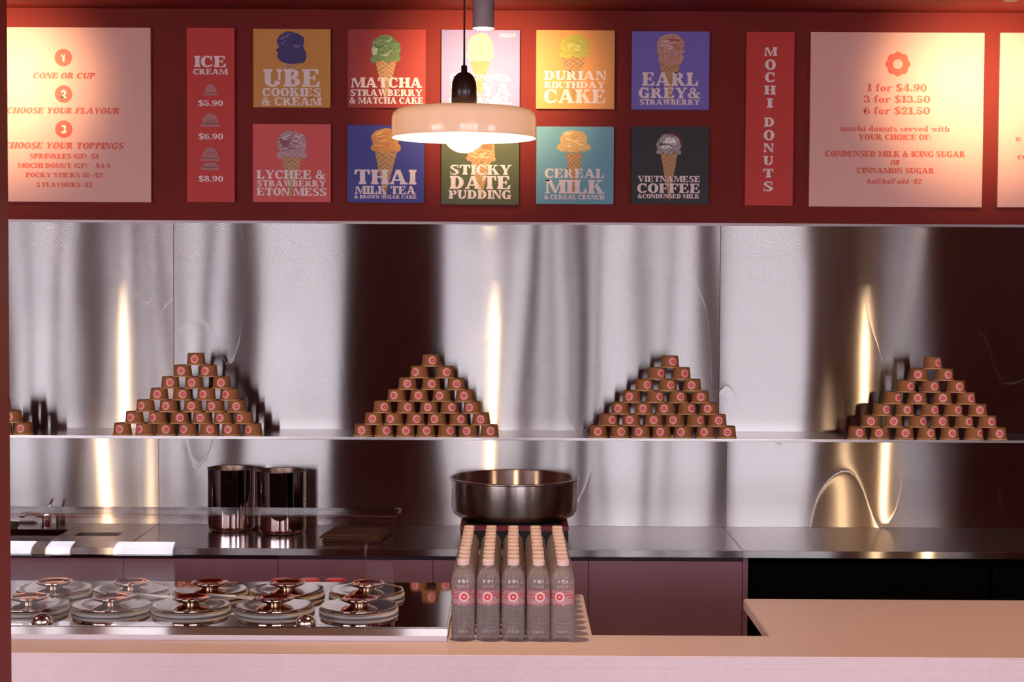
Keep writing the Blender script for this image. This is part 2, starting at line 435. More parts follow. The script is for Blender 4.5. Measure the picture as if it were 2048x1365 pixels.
# ------------------------------------------------------------------ ice cream cabinet deck, lids, glass
ZD = 1.082
dk = tag(empty('display_freezer', (0, 4.254, ZC)), 'low polished steel ice cream display deck set on the pink counter, left', 'freezer')
XDR = -.163
MB().box(-3.3, 0.0, .014, XDR, .632, ZD - ZC, bev=.004).build('deck', M_deck, dk)
MB().box(-3.3, 4.254 - .004, ZC + .0145, XDR - .001, 4.254 - .0005, ZC + .034, bev=.0015).build('front_rail', M_steel, dk, loc=(0, -4.254, -ZC))
MB().box(-3.3, .001, 0, XDR - .002, .62, .0135).build('base_strip', M_pale, dk)

lidproto = empty('pan_lid', (0, 0, ZD))
r = .1065
gas = MB().lathe([(r - .003, 0), (r + .001, .001), (r + .001, .0085), (r - .004, .0088)], 64); gas.build('gasket', M_gasket, lidproto)
prof = [(.0, .0090), (r - .004, .0090), (r - .002, .010), (r - .002, .0175), (r - .002, .0195), (r - .006, .020), (r - .03, .0205), (.028, .0205), (.024, .0212), (.023, .0228), (.028, .0250), (.036, .0276), (.044, .0308), (.0505, .0350), (.0522, .0380), (.0510, .0388), (.045, .0350), (.036, .0318), (.026, .0300), (.016, .0300), (.010, .033), (.0, .0335)]
MB().lathe(prof[:10], 64, cap0=False, cap1=True).build('lid_plate', M_lid, lidproto)
MB().lathe(prof[7:], 48, cap0=False, cap1=False).build('lid_knob', M_lid, lidproto)
lids = []
for row, (ys, xs_) in enumerate((( 1216, (45, 213, 375, 545, 715)), (1187, (92, 250, 411, 568, 730)))):
    for i, x in enumerate(xs_):
        p = PZ(x, ys, ZD + .02)
        lids.append((p.x, (4.450, 4.672)[row] + 0 * p.y, row, i))
used = False
for (x, y, row, i) in lids:
    L = lidproto if not used else dup(lidproto, (x, y, ZD + .0003), random.uniform(0, 6))
    L.location = (x, y, ZD + .0003); used = True
    where = ['leftmost, cut by the red post', 'second from left', 'third from left', 'fourth from left', 'rightmost'][i]
    tag(L, 'round mirror-steel pan lid, %s, %s row on the steel deck' % (where, ('front', 'back')[row]), 'lid', 'mirror pan lids on the ice cream deck')
# slim spades lying between the knobs
M_spd = mat('satin_light_steel', (.92, .90, .93), .3, .1)
def spade(pa, pb, ya, yb, label):
    a = P(*pa, ya); b = P(*pb, yb)
    d = (b - a); Lh = d.length
    o = empty('serving_spade', a)
    mb = MB().tube([(0, 0, 0), tuple(d * .35), tuple(d * .62)], [.0055, .0045, .0045], 8)
    mb.build('handle', M_spd, o)
    e = d * .6; n = Vector((-d.y, d.x, 0)).normalized()
    v = []
    pts = [(0, .007), (.25, .016), (.6, .020), (1, .014)]
    for t, wd in pts:
        c = e + (d - e) * t
        v += [tuple(c + n * wd), tuple(c - n * wd), tuple(c - n * wd + Vector((0, 0, -.0015))), tuple(c + n * wd + Vector((0, 0, -.0015)))]
    f = [(0, 1, 2, 3), (12, 15, 14, 13)]
    for k in range(3):
        for j in range(4): f.append((k * 4 + j, k * 4 + (j + 1) % 4, k * 4 + 4 + (j + 1) % 4, k * 4 + 4 + j))
    MB().add(v, f).build('blade', M_spd, o)
    return tag(o, label, 'spade', 'steel serving spades across the lids')
spade((352, 1197), (222, 1184), 4.535, 4.55, 'slim steel serving spade lying between second and third front lids')
spade((412, 1191), (508, 1196), 4.55, 4.53, 'slim steel serving spade lying between third and fourth front lids')
# dome knobs
for x, l in ((85, 'small chrome dome at the deck front edge near the red post'), (612, 'small chrome dome at the deck front below the fourth front lid')):
    p = P(x, 1250, 4.2825)
    rr = .0262
    pr = [(rr, 0), (rr * 1.0, .006)] + [(rr * math.cos(t), .006 + .021 * math.sin(t)) for t in [k * PI / 2 / 8 for k in range(1, 8)]] + [(.001, .027)]
    tag(MB().lathe(pr, 32).build('chrome_dome', mat('satin_chrome', (.85, .83, .83), .16, 1), loc=(p.x, 4.2825, ZD)), l, 'fitting', 'chrome domes on the deck')
# glass guard
gx0, gx1 = -3.0, -.307
prof = []; th_, yy_, zz_ = -3.0, 4.310, ZD + .001
while th_ < 89.9:
    prof.append((yy_, zz_))
    h_ = zz_ - ZD; st_ = .005 if h_ > .15 else .012
    yy_ += st_ * math.sin(math.radians(th_)); zz_ += st_ * math.cos(math.radians(th_))
    dth = .25 if h_ < .145 else (.95 if h_ < .208 else 4.0)
    th_ = min(90, th_ + dth)
prof += [(4.53, zz_)]

GTY, GTZ = 4.53 - 4.30, zz_ - ZD
g = empty('glass_guard', (0, 4.30, ZD))
mb = MB(); n = len(prof); v = []
nrm = []
for i, (y, z) in enumerate(prof):
    a = prof[max(0, i - 1)]; b2 = prof[min(n - 1, i + 1)]
    t = Vector((b2[0] - a[0], b2[1] - a[1])).normalized(); nrm.append((t.y, -t.x))
T = .008
outer = [(y - 4.30, z - ZD) for y, z in prof]; inner = [(y + nx_ * T - 4.30, z + nz_ * T - ZD) for (y, z), (nx_, nz_) in zip(prof, nrm)]
def strip(mb, A, x0, x1):
    v = [(x, y, z) for (y, z) in A for x in (x0, x1)]
    mb.add(v, [(2 * i, 2 * i + 1, 2 * i + 3, 2 * i + 2) for i in range(len(A) - 1)], 0, True)
strip(mb, outer, gx0, gx1); strip(mb, inner, gx0, gx1)
mb.build('pane', M_glass, g, fix=False)
me = MB()
for x in (gx1,):
    v = [(x, *outer[i]) for i in range(n)] + [(x, *inner[i]) for i in range(n)]
    me.add(v, [(i, i + 1, n + i + 1, n + i) for i in range(n - 1)])
i = n - 1
me.add([(gx0, *outer[i]), (gx1, *outer[i]), (gx1, *inner[i]), (gx0, *inner[i])], [(0, 1, 2, 3)])
me.build('glass_edge', M_glassedge, g, fix=False)
MB().box(gx1 - .007, -.003, -.0, gx1 + .003, .014, .006, bev=.0015).build('clamp', M_mirror, g)
MB().box(gx1 - .014, GTY - .012, GTZ - .013, gx1 + .004, GTY + .003, GTZ + .002, bev=.002).build('corner_clip', M_black, g)
tag(g, 'clear curved glass guard standing over the mirror pan lids', 'glass guard')
# red capped squeeze bottles
zr = .82
for x, l in ((564, 'red-capped squeeze bottle behind the deck, leftmost of three'), (618, 'red-capped squeeze bottle behind the deck, middle of three'), (672, 'red-capped squeeze bottle behind the deck, rightmost of three')):
    p = P(x, 1163, 4.94)
    top = P(x, 1158.5, 4.94).z
    s_ = empty('squeeze_bottle', (p.x, 4.94, zr)); H = top - zr
    MB().lathe([(.028, 0), (.031, .004), (.031, H - .05), (.027, H - .035)], 28).build('body', M_squeeze, s_)
    MB().lathe([(.0305, H - .035), (.031, H - .033), (.031, H - .005), (.029, H - .001), (.02, H)], 28).build('cap', M_redcap, s_)
    tag(s_, l, 'bottle', 'red-capped squeeze bottles')

# ------------------------------------------------------------------ sticker print
def flower_pts(R, n=64, k=8, amp=.12):
    return [R * (1 - amp + amp * abs(math.cos(k / 2 * 2 * PI * i / n))) for i in range(n)]
def disc_mesh(mb, R0f, R1f, place, mi=0, n=32, rings=3):
    """ring between radius functions, mapped by place(u,v)"""
    v = []
    for j in range(rings + 1):
        for i in range(n):
            a = 2 * PI * i / n; r = R0f(a) + (R1f(a) - R0f(a)) * j / rings
            v.append(place(r * math.sin(a), r * math.cos(a)))
    f = [(j * n + i, j * n + (i + 1) % n, (j + 1) * n + (i + 1) % n, (j + 1) * n + i) for j in range(rings) for i in range(n)]
    mb.add(v, f, mi)
fl = lambda R: (lambda a: R * (.87 + .13 * abs(math.cos(4 * a))))
cst = lambda R: (lambda a: R)

# ------------------------------------------------------------------ cups
HC = .0525; R0, R1 = .0425, .0365
cup = empty('paper_cup')
MB().lathe([(R0 - .001, .0035), (R1 + .0005, HC - .0015), (R1, HC), (R1 - .0018, HC), (R1 - .002, HC - .006), (.001, HC - .006)], 28, cap0=False, cap1=True).build('cup_body', M_kraft, cup)
MB().lathe([(R0 - .003, 0), (R0 + .0012, .0), (R0 + .0022, .0018), (R0 + .0012, .0038), (R0 - .001, .004)], 28, cap0=True, cap1=False).build('rim', M_kraftedge, cup)
def on_cup(off):
    def f(u, v):
        z = .0275 + v; rr = R0 - (R0 - R1) * z / HC + off; a = u / rr
        return (rr * math.sin(a), -rr * math.cos(a), z)
    return f
st = MB()
disc_mesh(st, cst(.0), cst(.0182), on_cup(.0004), 0, 28, 3)
disc_mesh(st, cst(.0034), fl(.0102), on_cup(.0009), 1, 32, 2)
disc_mesh(st, cst(.0143), cst(.0149), on_cup(.0007), 1, 28, 1)
st.build('round_sticker', [M_logo_pink, M_logo_red], cup, fix=False)
ZR = 1 / 4.096
pyr = [
 ('over the steel pots', 0, 3.413, [
  (836, 987, 1131, 1280, 1425, 1573, 1727), (918, 1075, 1228, 1376, 1520, 1667), (993, 1150, 1315, 1465, 1615),
  (1085, 1242, 1408, 1570), (1162, 1323, 1512), (1246, 1422), (1337,)]),
 ('left of the wide pan', 600, 4.096, [
  (515, 688, 864, 1030, 1205, 1380, 1552), (603, 768, 945, 1120, 1300, 1483), (675, 868, 1055, 1225, 1410),
  (790, 975, 1160, 1350), (880, 1073, 1280), (975, 1188), (1072,)]),
 ('right of the wide pan', 1100, 4.096, [
  (393, 570, 745, 915, 1090, 1272, 1450), (483, 665, 850, 1022, 1195, 1372), (575, 768, 945, 1125, 1302),
  (670, 865, 1050, 1233), (775, 965, 1165), (875, 1078), (983,)]),
 ('farthest right', 1600, 4.571, [
  (523, 730, 955, 1160, 1370, 1592, 1805), (645, 855, 1080, 1280, 1500, 1715), (752, 958, 1190, 1405, 1625),
  (850, 1075, 1305, 1520), (970, 1195, 1428), (1088, 1320), (1213,)]),
 ('cut by the red post', 0, 3.413, [(-270, -120, 20, 112), (-190, -50, 60), (10,)]),
]
YCUP = 7.40
first = True
for name, x0, sc, rows in pyr:
    for j, row in enumerate(rows):
        z = ZS + .0002 + j * (HC + .0001)
        pre = None
        for i, q in enumerate(row):
            X = P(x0 + q / sc, 870 - 23 * j, YCUP).x
            if pre is not None and X - pre < 2 * R0 + .0055: X = pre + 2 * R0 + .0055
            pre = X
            yaw = random.uniform(-.45, .45) + .12 * X / 2
            loc = (X, YCUP + .004 + random.uniform(-.001, .003), z)
            if first: cup.location = loc; cup.rotation_euler.z = yaw; c = cup; first = False
            else: c = dup(cup, loc, yaw)
            if len(row) == 1 and j == 6: l = 'upturned brown cup topping the pyramid ' + name
            else: l = 'upturned brown cup, %s from left, row %s from bottom, pyramid %s' % (ORD[i], ['one', 'two', 'three', 'four', 'five', 'six', 'seven'][j], name)
            tag(c, l, 'cup', 'brown cups in the pyramid ' + name)

# ------------------------------------------------------------------ water bottles
wbp = empty('water_bottle')
HB = .2105; rb = .0310
prof = [(.020, 0), (.027, .001), (.0300, .006), (.0300, .014)]
z = .016
while z < .088:
    prof += [(rb - .0004, z), (rb, z + .002), (rb, z + .0042), (rb - .0024, z + .0062), (rb - .0024, z + .0075)]; z += .0095
prof += [(rb, .0925), (rb, .094), (rb - .0006, .0955), (rb - .0006, .134), (rb, .136), (rb, .139), (rb - .002, .1415), (rb - .002, .143), (rb, .146), (.0308, .153), (.0297, .162), (.0275, .1695), (.0240, .1765), (.0195, .1825), (.0150, .1868), (.0125, .190), (.0125, .193), (.0135, .194), (.0135, .1955)]
MB().lathe(prof, 28).build('bottle_body', M_pet, wbp)
cp = MB(); n = 48; base = []
pr = [(.0148, .1957), (.0152, .1965), (.0152, .2085), (.0145, .2101), (.0125, .2105)]
v = []
for r_, z_ in pr:
    for k in range(n):
        a = 2 * PI * k / n; rr = r_ + (.0003 if (k % 2 and .196 < z_ < .209) else 0)
        v.append((rr * math.cos(a), rr * math.sin(a), z_))
f = [(i * n + k, i * n + (k + 1) % n, (i + 1) * n + (k + 1) % n, (i + 1) * n + k) for i in range(len(pr) - 1) for k in range(n)]
cp.add(v, f); cp.add([v[(len(pr) - 1) * n + k] for k in range(n)], [tuple(range(n))]); cp.add([v[k] for k in range(n)], [tuple(range(n))])
cp.build('cap', M_cap, wbp)
ls = MB(); zz = [.0960, .0975, .112, .1145, .120, .1225, .1275, .1295, .132, .1335]
mi = [1, 0, 1, 0, 1, 0, 1, 0, 0]
n = 40
for j in range(len(zz) - 1):
    for k in range(n):
        a, a2 = 2 * PI * k / n, 2 * PI * (k + 1) / n; rr = rb - .0001
        m_ = mi[j] if (j in (0, 8) or (k + 7 * j) % 11 > 4) else 0
        ls.add([(rr * math.cos(a), rr * math.sin(a), zz[j]), (rr * math.cos(a2), rr * math.sin(a2), zz[j]), (rr * math.cos(a2), rr * math.sin(a2), zz[j + 1]), (rr * math.cos(a), rr * math.sin(a), zz[j + 1])], [(0, 1, 2, 3)], m_, True)
ls.build('label_band', [M_film, M_filmred], wbp, fix=False)
M_bp = mat('bottle_sticker_pink', (.85, .50, .52), .4)
def on_b(off):
    def f(u, v):
        rr = rb + off; a = u / rr
        return (rr * math.sin(a), -rr * math.cos(a), .117 + v)
    return f
st = MB()
disc_mesh(st, cst(.0), cst(.0136), on_b(.0003), 0, 28, 3)
disc_mesh(st, cst(.0034), fl(.0086), on_b(.0007), 1, 32, 2)
st.build('flower_sticker', [M_bp, M_logo_red], wbp, fix=False)
cols = [926, 976, 1026, 1076.5, 1125]
offs = [0.1, -.05, 0.0, .12, -.3]
first = True
for c in range(5):
    X0 = P(cols[c], 1285, 4.285).x
    for rw in range(10):
        X = X0 + (random.uniform(-.0006, .0006) if rw else 0); Y = 4.287 + rw * .0636
        yaw = offs[c] if rw == 0 else random.uniform(-3, 3)
        loc = (X, Y, ZC)
        if first: b_ = wbp; b_.location = loc; b_.rotation_euler.z = yaw; first = False
        else: b_ = dup(wbp, loc, yaw)
        cc = ['leftmost column', 'second column from left', 'middle column', 'fourth column from left', 'rightmost column'][c]
        rr_ = 'at the front' if rw == 0 else ('at the very back' if rw == 9 else '%s from the front' % ORD[rw])
        tag(b_, 'small clear water bottle with cream cap, %s, %s' % (cc, rr_), 'bottle', 'water bottles in rows on the pink counter')

# ------------------------------------------------------------------ tall pots, pan, appliance, cloths, tap
def pot(px, Yc, label):
    x = P(px, 1060, Yc).x; R = .106; H = .272
    t = tag(empty('tall_pot', (x, Yc, ZB)), label, 'pot', 'tall mirror-steel pots on the bench')
    MB().lathe([(.0, .0005), (R - .016, .0005), (R - .006, .004), (R - .0005, .014), (R, .022), (R, H - .004)], 64, cap0=False, cap1=False).build('pot_body', M_mirror, t)
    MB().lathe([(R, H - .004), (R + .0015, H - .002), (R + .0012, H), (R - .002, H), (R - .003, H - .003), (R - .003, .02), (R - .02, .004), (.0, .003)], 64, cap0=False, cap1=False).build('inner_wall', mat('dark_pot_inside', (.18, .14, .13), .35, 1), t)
pot(464, 7.205, 'tall mirror-steel pot on the bench, left of the pair, slightly behind')
pot(563, 7.125, 'tall mirror-steel pot on the bench, right of the pair, in front')
bx = P(1029, 1000, 7.02).x
t = tag(empty('induction_hob', (bx, 6.99, ZB)), 'square black appliance with maroon rim under the wide round pan', 'appliance')
MB().box(-.222, -.235, .012, .222, .235, .068, bev=.006).build('body', M_black, t)
MB().box(-.224, -.238, .0682, .224, .238, .088, bev=.003).build('top_rim', M_maroon, t)
MB().box(-.20, -.205, .0882, .20, .21, .0895).build('top_plate', M_black, t)
for sx in (-.19, .19):
    for sy in (-.19, .19): MB().lathe([(.015, 0), (.015, .0118)], 16, sx, sy).build('foot', M_black, t)
zb = ZB + .0898; zt = P(1024, 957, 7.02).z
t = tag(empty('round_pan', (bx, 7.04, zb)), 'wide round brushed-steel pan standing on the black appliance', 'pan')
H = zt - zb; R = .270
MB().lathe([(0, 0), (R - .065, 0), (R - .025, .004), (R - .008, .016), (R, .034), (R + .0005, H - .006)], 96, cap0=False, cap1=False).build('pan_wall', M_bowl, t)
MB().lathe([(R + .0005, H - .006), (R + .007, H - .005), (R + .009, H), (R + .006, H + .004), (R, H + .004), (R - .003, H), (R - .003, .036), (R - .02, .01), (0, .003)], 96, cap0=False, cap1=False, mi=0).build('rolled_rim', M_bowl, t)
# folded cloth
pa = P(655, 1083, 6.9); 
cl = tag(empty('folded_cloth', (P(713, 1075, 6.98).x, 6.98, ZB)), 'brown folded cloth lying on the bench right of the tall pots', 'cloth')
W, D = .118, .115
for k in range(4):
    v = []; nx, ny = 14, 8
    zz0 = .0015 + k * .0075
    for side in (0, 1):
        for j in range(ny + 1):
            for i in range(nx + 1):
                u, w_ = i / nx, j / ny
                x = -W + 2 * W * u + .010 * math.sin(k * 2.1) + .035 * (w_ - .5) ; y = -D + 2 * D * w_ + .008 * math.cos(k * 1.7)
                dr = max(0, u - .84) * .10 * (1 if k > 1 else .3) * (k / 5)
                z_ = zz0 + .0008 * math.sin(7 * u + k) + .0006 * math.sin(9 * w_ + 2 * k) - dr + (.0062 if side else 0)
                v.append((x, y, max(.0005 + .004 * side, z_)))
    q = (nx + 1) * (ny + 1); f = []
    for j in range(ny):
        for i in range(nx):
            a = j * (nx + 1) + i
            f.append((a, a + nx + 1, a + nx + 2, a + 1)); f.append((q + a, q + a + 1, q + a + nx + 2, q + a + nx + 1))
    for i in range(nx):
        f.append((i, i + 1, q + i + 1, q + i)); a = ny * (nx + 1) + i; f.append((a + 1, a, q + a, q + a + 1))
    for j in range(ny):
        a = j * (nx + 1); f.append((a + nx + 1, a, q + a, q + a + nx + 1)); a += nx; f.append((a, a + nx + 1, q + a + nx + 1, q + a))
    MB().add(v, f, 0, True).build('fold', M_cloth, cl)
# tap
p = P(96, 1062, 7.25)
t = tag(empty('mixer_tap', (p.x, 7.235, ZB)), 'low chrome mixer tap standing behind the sink at left', 'tap')
MB().lathe([(.026, 0), (.026, .004), (.021, .007), (.021, .060), (.019, .068), (.010, .072)], 28).build('tap_body', M_chrome, t)
MB().tube([(0, 0, .042), (-.03, -.025, .060), (-.060, -.05, .070), (-.085, -.07, .066), (-.09, -.075, .052)], [.012, .011, .010, .010, .010], 14).build('spout', M_chrome, t)
MB().tube([(.005, 0, .070), (.012, .004, .095), (.024, .008, .125)], [.008, .006, .0045], 10).build('lever', M_chrome, t)
p = P(26, 1073, 7.05)
tag(MB().box(-.05, -.022, 0, .035, .022, .028, bev=.006).build('scourer', M_green, loc=(P(20, 1070, 7.2).x, 7.20, ZB + .0)), 'green scourer at the left end of the sink', 'sponge')

# ------------------------------------------------------------------ lamps
pl = empty('pendant_lamp')
rs = .187
zr_ = P(927, 277, 4.30).z
xl = P(928, 240, 4.30).x
MB().lathe([(rs, 0), (rs + .0005, .002), (rs, .052), (rs - .004, .064), (rs - .013, .072), (rs - .03, .0755), (.034, .0775),
            (.034, .0745), (rs - .03, .0725), (rs - .014, .069), (rs - .006, .062), (rs - .003, .05), (rs - .003, .001), (rs, 0)], 96, cap0=False, cap1=False).build('glass_shade', M_opal, pl)
MB().lathe([(.033, .073), (.033, .125), (.031, .145), (.025, .160), (.015, .169), (.008, .171), (.008, .186), (.0068, .188)], 40).build('socket_cover', M_socket, pl)
MB().tube([(0, 0, .186), (0, 0, CZ - zr_ - .02)], .0026, 10).build('cord', M_cord, pl)
MB().lathe([(.05, CZ - zr_ - .022), (.05, CZ - zr_ - .0005)], 32).build('ceiling_rose', M_socket, pl)
rbulb = .0555
MB().lathe([(rbulb * math.sin(t) + .0002, .018 - rbulb * math.cos(t)) for t in [PI * k / 20 for k in range(0, 19)]] + [(.014, .0735)], 40).build('globe_bulb', M_bulb, pl)
Lc = bpy.data.lights.new('bulb_core', 'POINT'); Lc.energy = CORE_W; Lc.color = (1.0, .66, .37); Lc.shadow_soft_size = .010
lc = bpy.data.objects.new('bulb_core', Lc); COL.objects.link(lc); lc.parent = pl; lc.location = (0, 0, .031)
pl.location = (xl, 4.30, zr_)
tag(pl, 'white glass disc pendant lamp with dark socket and lit globe, over the counter', 'lamp', 'pendant lamps over the counter')
for X, Y, l in ((-2.64, 4.30, 'pendant lamp left of the frame, seen as left gold streak in the steel'), (2.41, 4.30, 'pendant lamp right of the frame, seen as right gold streak in the steel'),
                ((1662 - 1024) / F * 14.4, 1.0, 'pendant lamp over the customers on the right, mirrored faintly in steel'), ((322 - 1024) / F * 14.4, 1.0, 'pendant lamp over the customers on the left, mirrored faintly in steel')):
    tag(dup(pl, (X, Y, zr_)), l, 'lamp', 'pendant lamps over the counter')
zs = P(967, 57, 6.9).z; xs0 = P(967, 40, 6.9).x
sl = empty('ceiling_spot', (xs0, 6.9, zs))
MB().lathe([(.0445, 0.0), (.0452, .001), (.0452, CZ - zs - .0005), (.03, CZ - zs - .0004), (.03, CZ - zs - .02)], 40, cap0=False, cap1=False).build('spot_body', M_spot, sl)
MB().lathe([(.0445, 0.0), (.041, .001), (.038, .004), (.0, .004)], 40, cap0=False, cap1=False).build('lens', M_lens, sl)
spots = [(sl, xs0, 'grey cylindrical ceiling spot just right of the pendant cord')]
for dx, l in ((2.305, 'grey cylindrical ceiling spot at the top right corner of the frame'), (-2.305, 'grey cylindrical ceiling spot left of frame, lighting the numbered menu board')):
    spots.append((dup(sl, (xs0 + dx, 6.9, zs)), xs0 + dx, l))
for o, x, l in spots:
    tag(o, l, 'spotlight', 'ceiling spots washing the red wall')
    Ld = bpy.data.lights.new('spot_light', 'SPOT'); Ld.energy = SPOT_W; Ld.color = WARM
    Ld.spot_size = math.radians(82); Ld.spot_blend = 1.0; Ld.shadow_soft_size = .042
    lo_ = bpy.data.objects.new('spot_light', Ld); COL.objects.link(lo_)
    lo_.location = (x, 6.905, zs - .012); lo_.rotation_euler = (math.radians(84), 0, 0)
p = PZ(2022, 1, CZ - .01)
tag(MB().lathe([(.03, 0), (.034, .004), (.034, .0118)], 24).build('ceiling_sprinkler', M_wire, loc=(p.x, p.y, CZ - .012)), 'tiny grey sprinkler disc on the ceiling at top right', 'sprinkler')

# ------------------------------------------------------------------ chunky slab lettering
S, HT, EX = .305, .12, .075
def rect(x0, y0, x1, y1): return [(x0, y0), (x1, y0), (x1, y1), (x0, y1)]
def arc(cx, cy, rx, ry, tx, ty, a0, a1, n=16):
    tx, ty = min(tx * 1.13, rx), min(ty * 1.32, ry)
    out = []
    for i in range(n):
        a, b = math.radians(a0 + (a1 - a0) * i / n), math.radians(a0 + (a1 - a0) * (i + 1) / n)
        o = lambda t: (cx + rx * math.cos(t), cy + ry * math.sin(t)); q = lambda t: (cx + (rx - tx) * math.cos(t), cy + (ry - ty) * math.sin(t))
        out.append([o(a), o(b), q(b), q(a)])
    return out
def stem(x, top=1, bot=1, w=S, y0=0.0, y1=1.0, l=1, r=1):
    o = [rect(x, y0, x + w, y1)]
    L, Rr = EX * l, EX * r
    if bot: o += [rect(x - L, y0, x + w + Rr, y0 + HT), [(x - L * .6, y0 + HT), (x + w + Rr * .6, y0 + HT), (x + w, y0 + HT * 1.9), (x, y0 + HT * 1.9)]]
    if top: o += [rect(x - L, y1 - HT, x + w + Rr, y1), [(x, y1 - HT * 1.9), (x + w, y1 - HT * 1.9), (x + w + Rr * .6, y1 - HT), (x - L * .6, y1 - HT)]]
    return o
def q4(*p): return [list(p)]
def dot(x, y, r): return [[(x + r * math.cos(2 * PI * k / 10), y + r * math.sin(2 * PI * k / 10)) for k in range(10)]]
def glyphs():
    G = {}
    e = EX
    G['A'] = (q4((.07, 0), (.20, 0), (.56, 1), (.40, 1)) + q4((.38, 1), (.64, 1), (1.0, 0), (.70, 0)) + [rect(.25, .25, .75, .36)] + [rect(0, 0, .30, HT)] + [rect(.62, 0, 1.08, HT)], 1.1)
    G['B'] = (stem(e) + arc(.42, .75, .33, .25, .22, .09, -90, 90) + arc(.45, .27, .38, .27, .24, .09, -90, 90) + [rect(.2, .91, .45, 1), rect(.2, .455, .45, .54), rect(.2, 0, .46, .09)], .88)
    G['C'] = (arc(.45, .5, .45, .52, .26, .1, 50, 310, 28) + [rect(.72, .62, .82, 1.0), [(.60, .86), (.82, .62), (.82, .80), (.66, .94)]] + q4((.62, .10), (.74, .02), (.86, .28), (.76, .28)), .90)
    G['D'] = (stem(e) + arc(.42, .5, .50, .50, .27, .09, -90, 90, 18) + [rect(.2, .91, .45, 1), rect(.2, 0, .45, .09)], .97)
    G['E'] = (stem(e, r=0) + [rect(.2, .91, .80, 1), rect(.2, 0, .84, .09), rect(.2, .46, .62, .55), rect(.55, .36, .64, .66), [(.58, 1), (.80, 1), (.80, .70), (.73, .70)], [(.58, 0), (.84, 0), (.88, .32), (.80, .32)]], .92)
    G['F'] = (stem(e) + [rect(.2, .91, .80, 1), rect(.2, .44, .60, .53), rect(.53, .34, .62, .64), [(.58, 1), (.80, 1), (.80, .68), (.73, .68)]], .84)
    G['G'] = (arc(.45, .5, .45, .52, .26, .1, 50, 315, 28) + [rect(.72, .64, .82, 1.0), rect(.62, .0, .86, .42), rect(.52, .36, .94, .45), [(.60, .86), (.82, .64), (.82, .80), (.66, .94)]], .97)
    G['H'] = (stem(e) + stem(.66) + [rect(.3, .45, .7, .55)], 1.03)
    G['I'] = (stem(e), .43)
    G['J'] = (stem(.30, bot=0, y0=.2) + arc(.30, .25, .27, .27, .27, .1, -180, 0) + dot(.13, .22, .13), .64)
    G['K'] = (stem(e) + q4((.30, .40), (.44, .52), (.82, .95), (.68, .95)) + q4((.42, .56), (.60, .72), (1.0, .05), (.68, .05)) + [rect(.56, .91, .94, 1), rect(.58, 0, 1.06, .09)], 1.06)
    G['L'] = (stem(e, r=1) + [rect(.2, 0, .80, .09), [(.54, 0), (.80, 0), (.84, .38), (.76, .38)]], .86)
    G['M'] = (stem(.07, w=.11) + stem(.94, w=S) + q4((.10, 1), (.38, 1), (.70, .12), (.58, .0)) + q4((.94, 1), (1.04, 1), (.66, .0), (.56, .06)) + [rect(0, .91, .34, 1)], 1.28)
    G['N'] = (stem(.08, w=.11) + stem(.76, w=.11, bot=0) + q4((.05, 1), (.36, 1), (.87, 0), (.70, 0)) + [rect(0, .91, .3, 1)], .97)
    G['O'] = (arc(.47, .5, .47, .52, .27, .1, 0, 360, 32), .95)
    G['P'] = (stem(e) + arc(.44, .72, .38, .28, .24, .09, -90, 90) + [rect(.2, .91, .45, 1), rect(.2, .44, .45, .53)], .84)
    G['Q'] = (arc(.47, .5, .47, .52, .27, .1, 0, 360, 32) + q4((.45, .2), (.60, .26), (.96, -.12), (.76, -.16)), .97)
    G['R'] = (stem(e) + arc(.44, .74, .36, .26, .23, .09, -90, 90) + [rect(.2, .91, .45, 1), rect(.2, .47, .45, .56)] + q4((.36, .50), (.64, .54), (.96, .0), (.68, .0)) + [rect(.66, 0, 1.03, .09)], 1.03)
    G['S'] = (arc(.40, .745, .36, .265, .22, .1, 40, 255) + arc(.41, .265, .38, .285, .22, .1, -140, 80) + q4((.12, .62), (.30, .72), (.72, .36), (.58, .20)) + [rect(.66, .66, .74, 1.0), rect(.04, 0, .12, .34)], .80)
    G['T'] = (stem(.33, top=0) + [rect(.03, .90, .90, 1), [(.03, 1), (.22, 1), (.10, .66), (.0, .66)], [(.71, 1), (.90, 1), (.93, .66), (.83, .66)]], .93)
    G['U'] = (stem(e, bot=0, y0=.3) + stem(.74, w=.12, bot=0, y0=.3) + arc(.465, .34, .395, .36, .25, .1, -180, 0), .97)
    G['V'] = (q4((.06, 1), (.36, 1), (.62, .0), (.46, .0)) + q4((.80, 1), (.92, 1), (.60, 0), (.50, .0)) + [rect(0, .91, .44, 1), rect(.70, .91, 1.0, 1)], 1.0)
    G['W'] = (q4((.06, 1), (.34, 1), (.54, .0), (.38, .0)) + q4((.66, 1), (.74, 1), (.52, 0), (.44, .0)) + q4((.56, 1), (.84, 1), (1.02, 0), (.88, 0)) + q4((1.18, 1), (1.28, 1), (1.0, 0), (.92, 0)) + [rect(0, .91, .42, 1), rect(.52, .91, .9, 1), rect(1.08, .91, 1.36, 1)], 1.36)
    G['X'] = (q4((.06, 1), (.38, 1), (.96, 0), (.64, 0)) + q4((.78, 1), (.90, 1), (.22, 0), (.10, 0)) + [rect(0, .91, .44, 1), rect(.66, .91, .98, 1), rect(.02, 0, .34, .09), rect(.56, 0, 1.02, .09)], 1.02)
    G['Y'] = (q4((.06, 1), (.36, 1), (.62, .42), (.36, .42)) + q4((.80, 1), (.92, 1), (.62, .40), (.50, .46)) + stem(.36, top=0, w=.26, y1=.5) + [rect(0, .91, .44, 1), rect(.68, .91, 1.0, 1)], 1.0)
    G['Z'] = ([rect(.05, .90, .80, 1), rect(.03, 0, .84, .1), [(.50, .92), (.82, .92), (.35, .08), (.03, .08)], [(.05, 1), (.18, 1), (.12, .68), (.04, .68)], [(.70, 0), (.84, 0), (.88, .34), (.80, .34)]], .9)
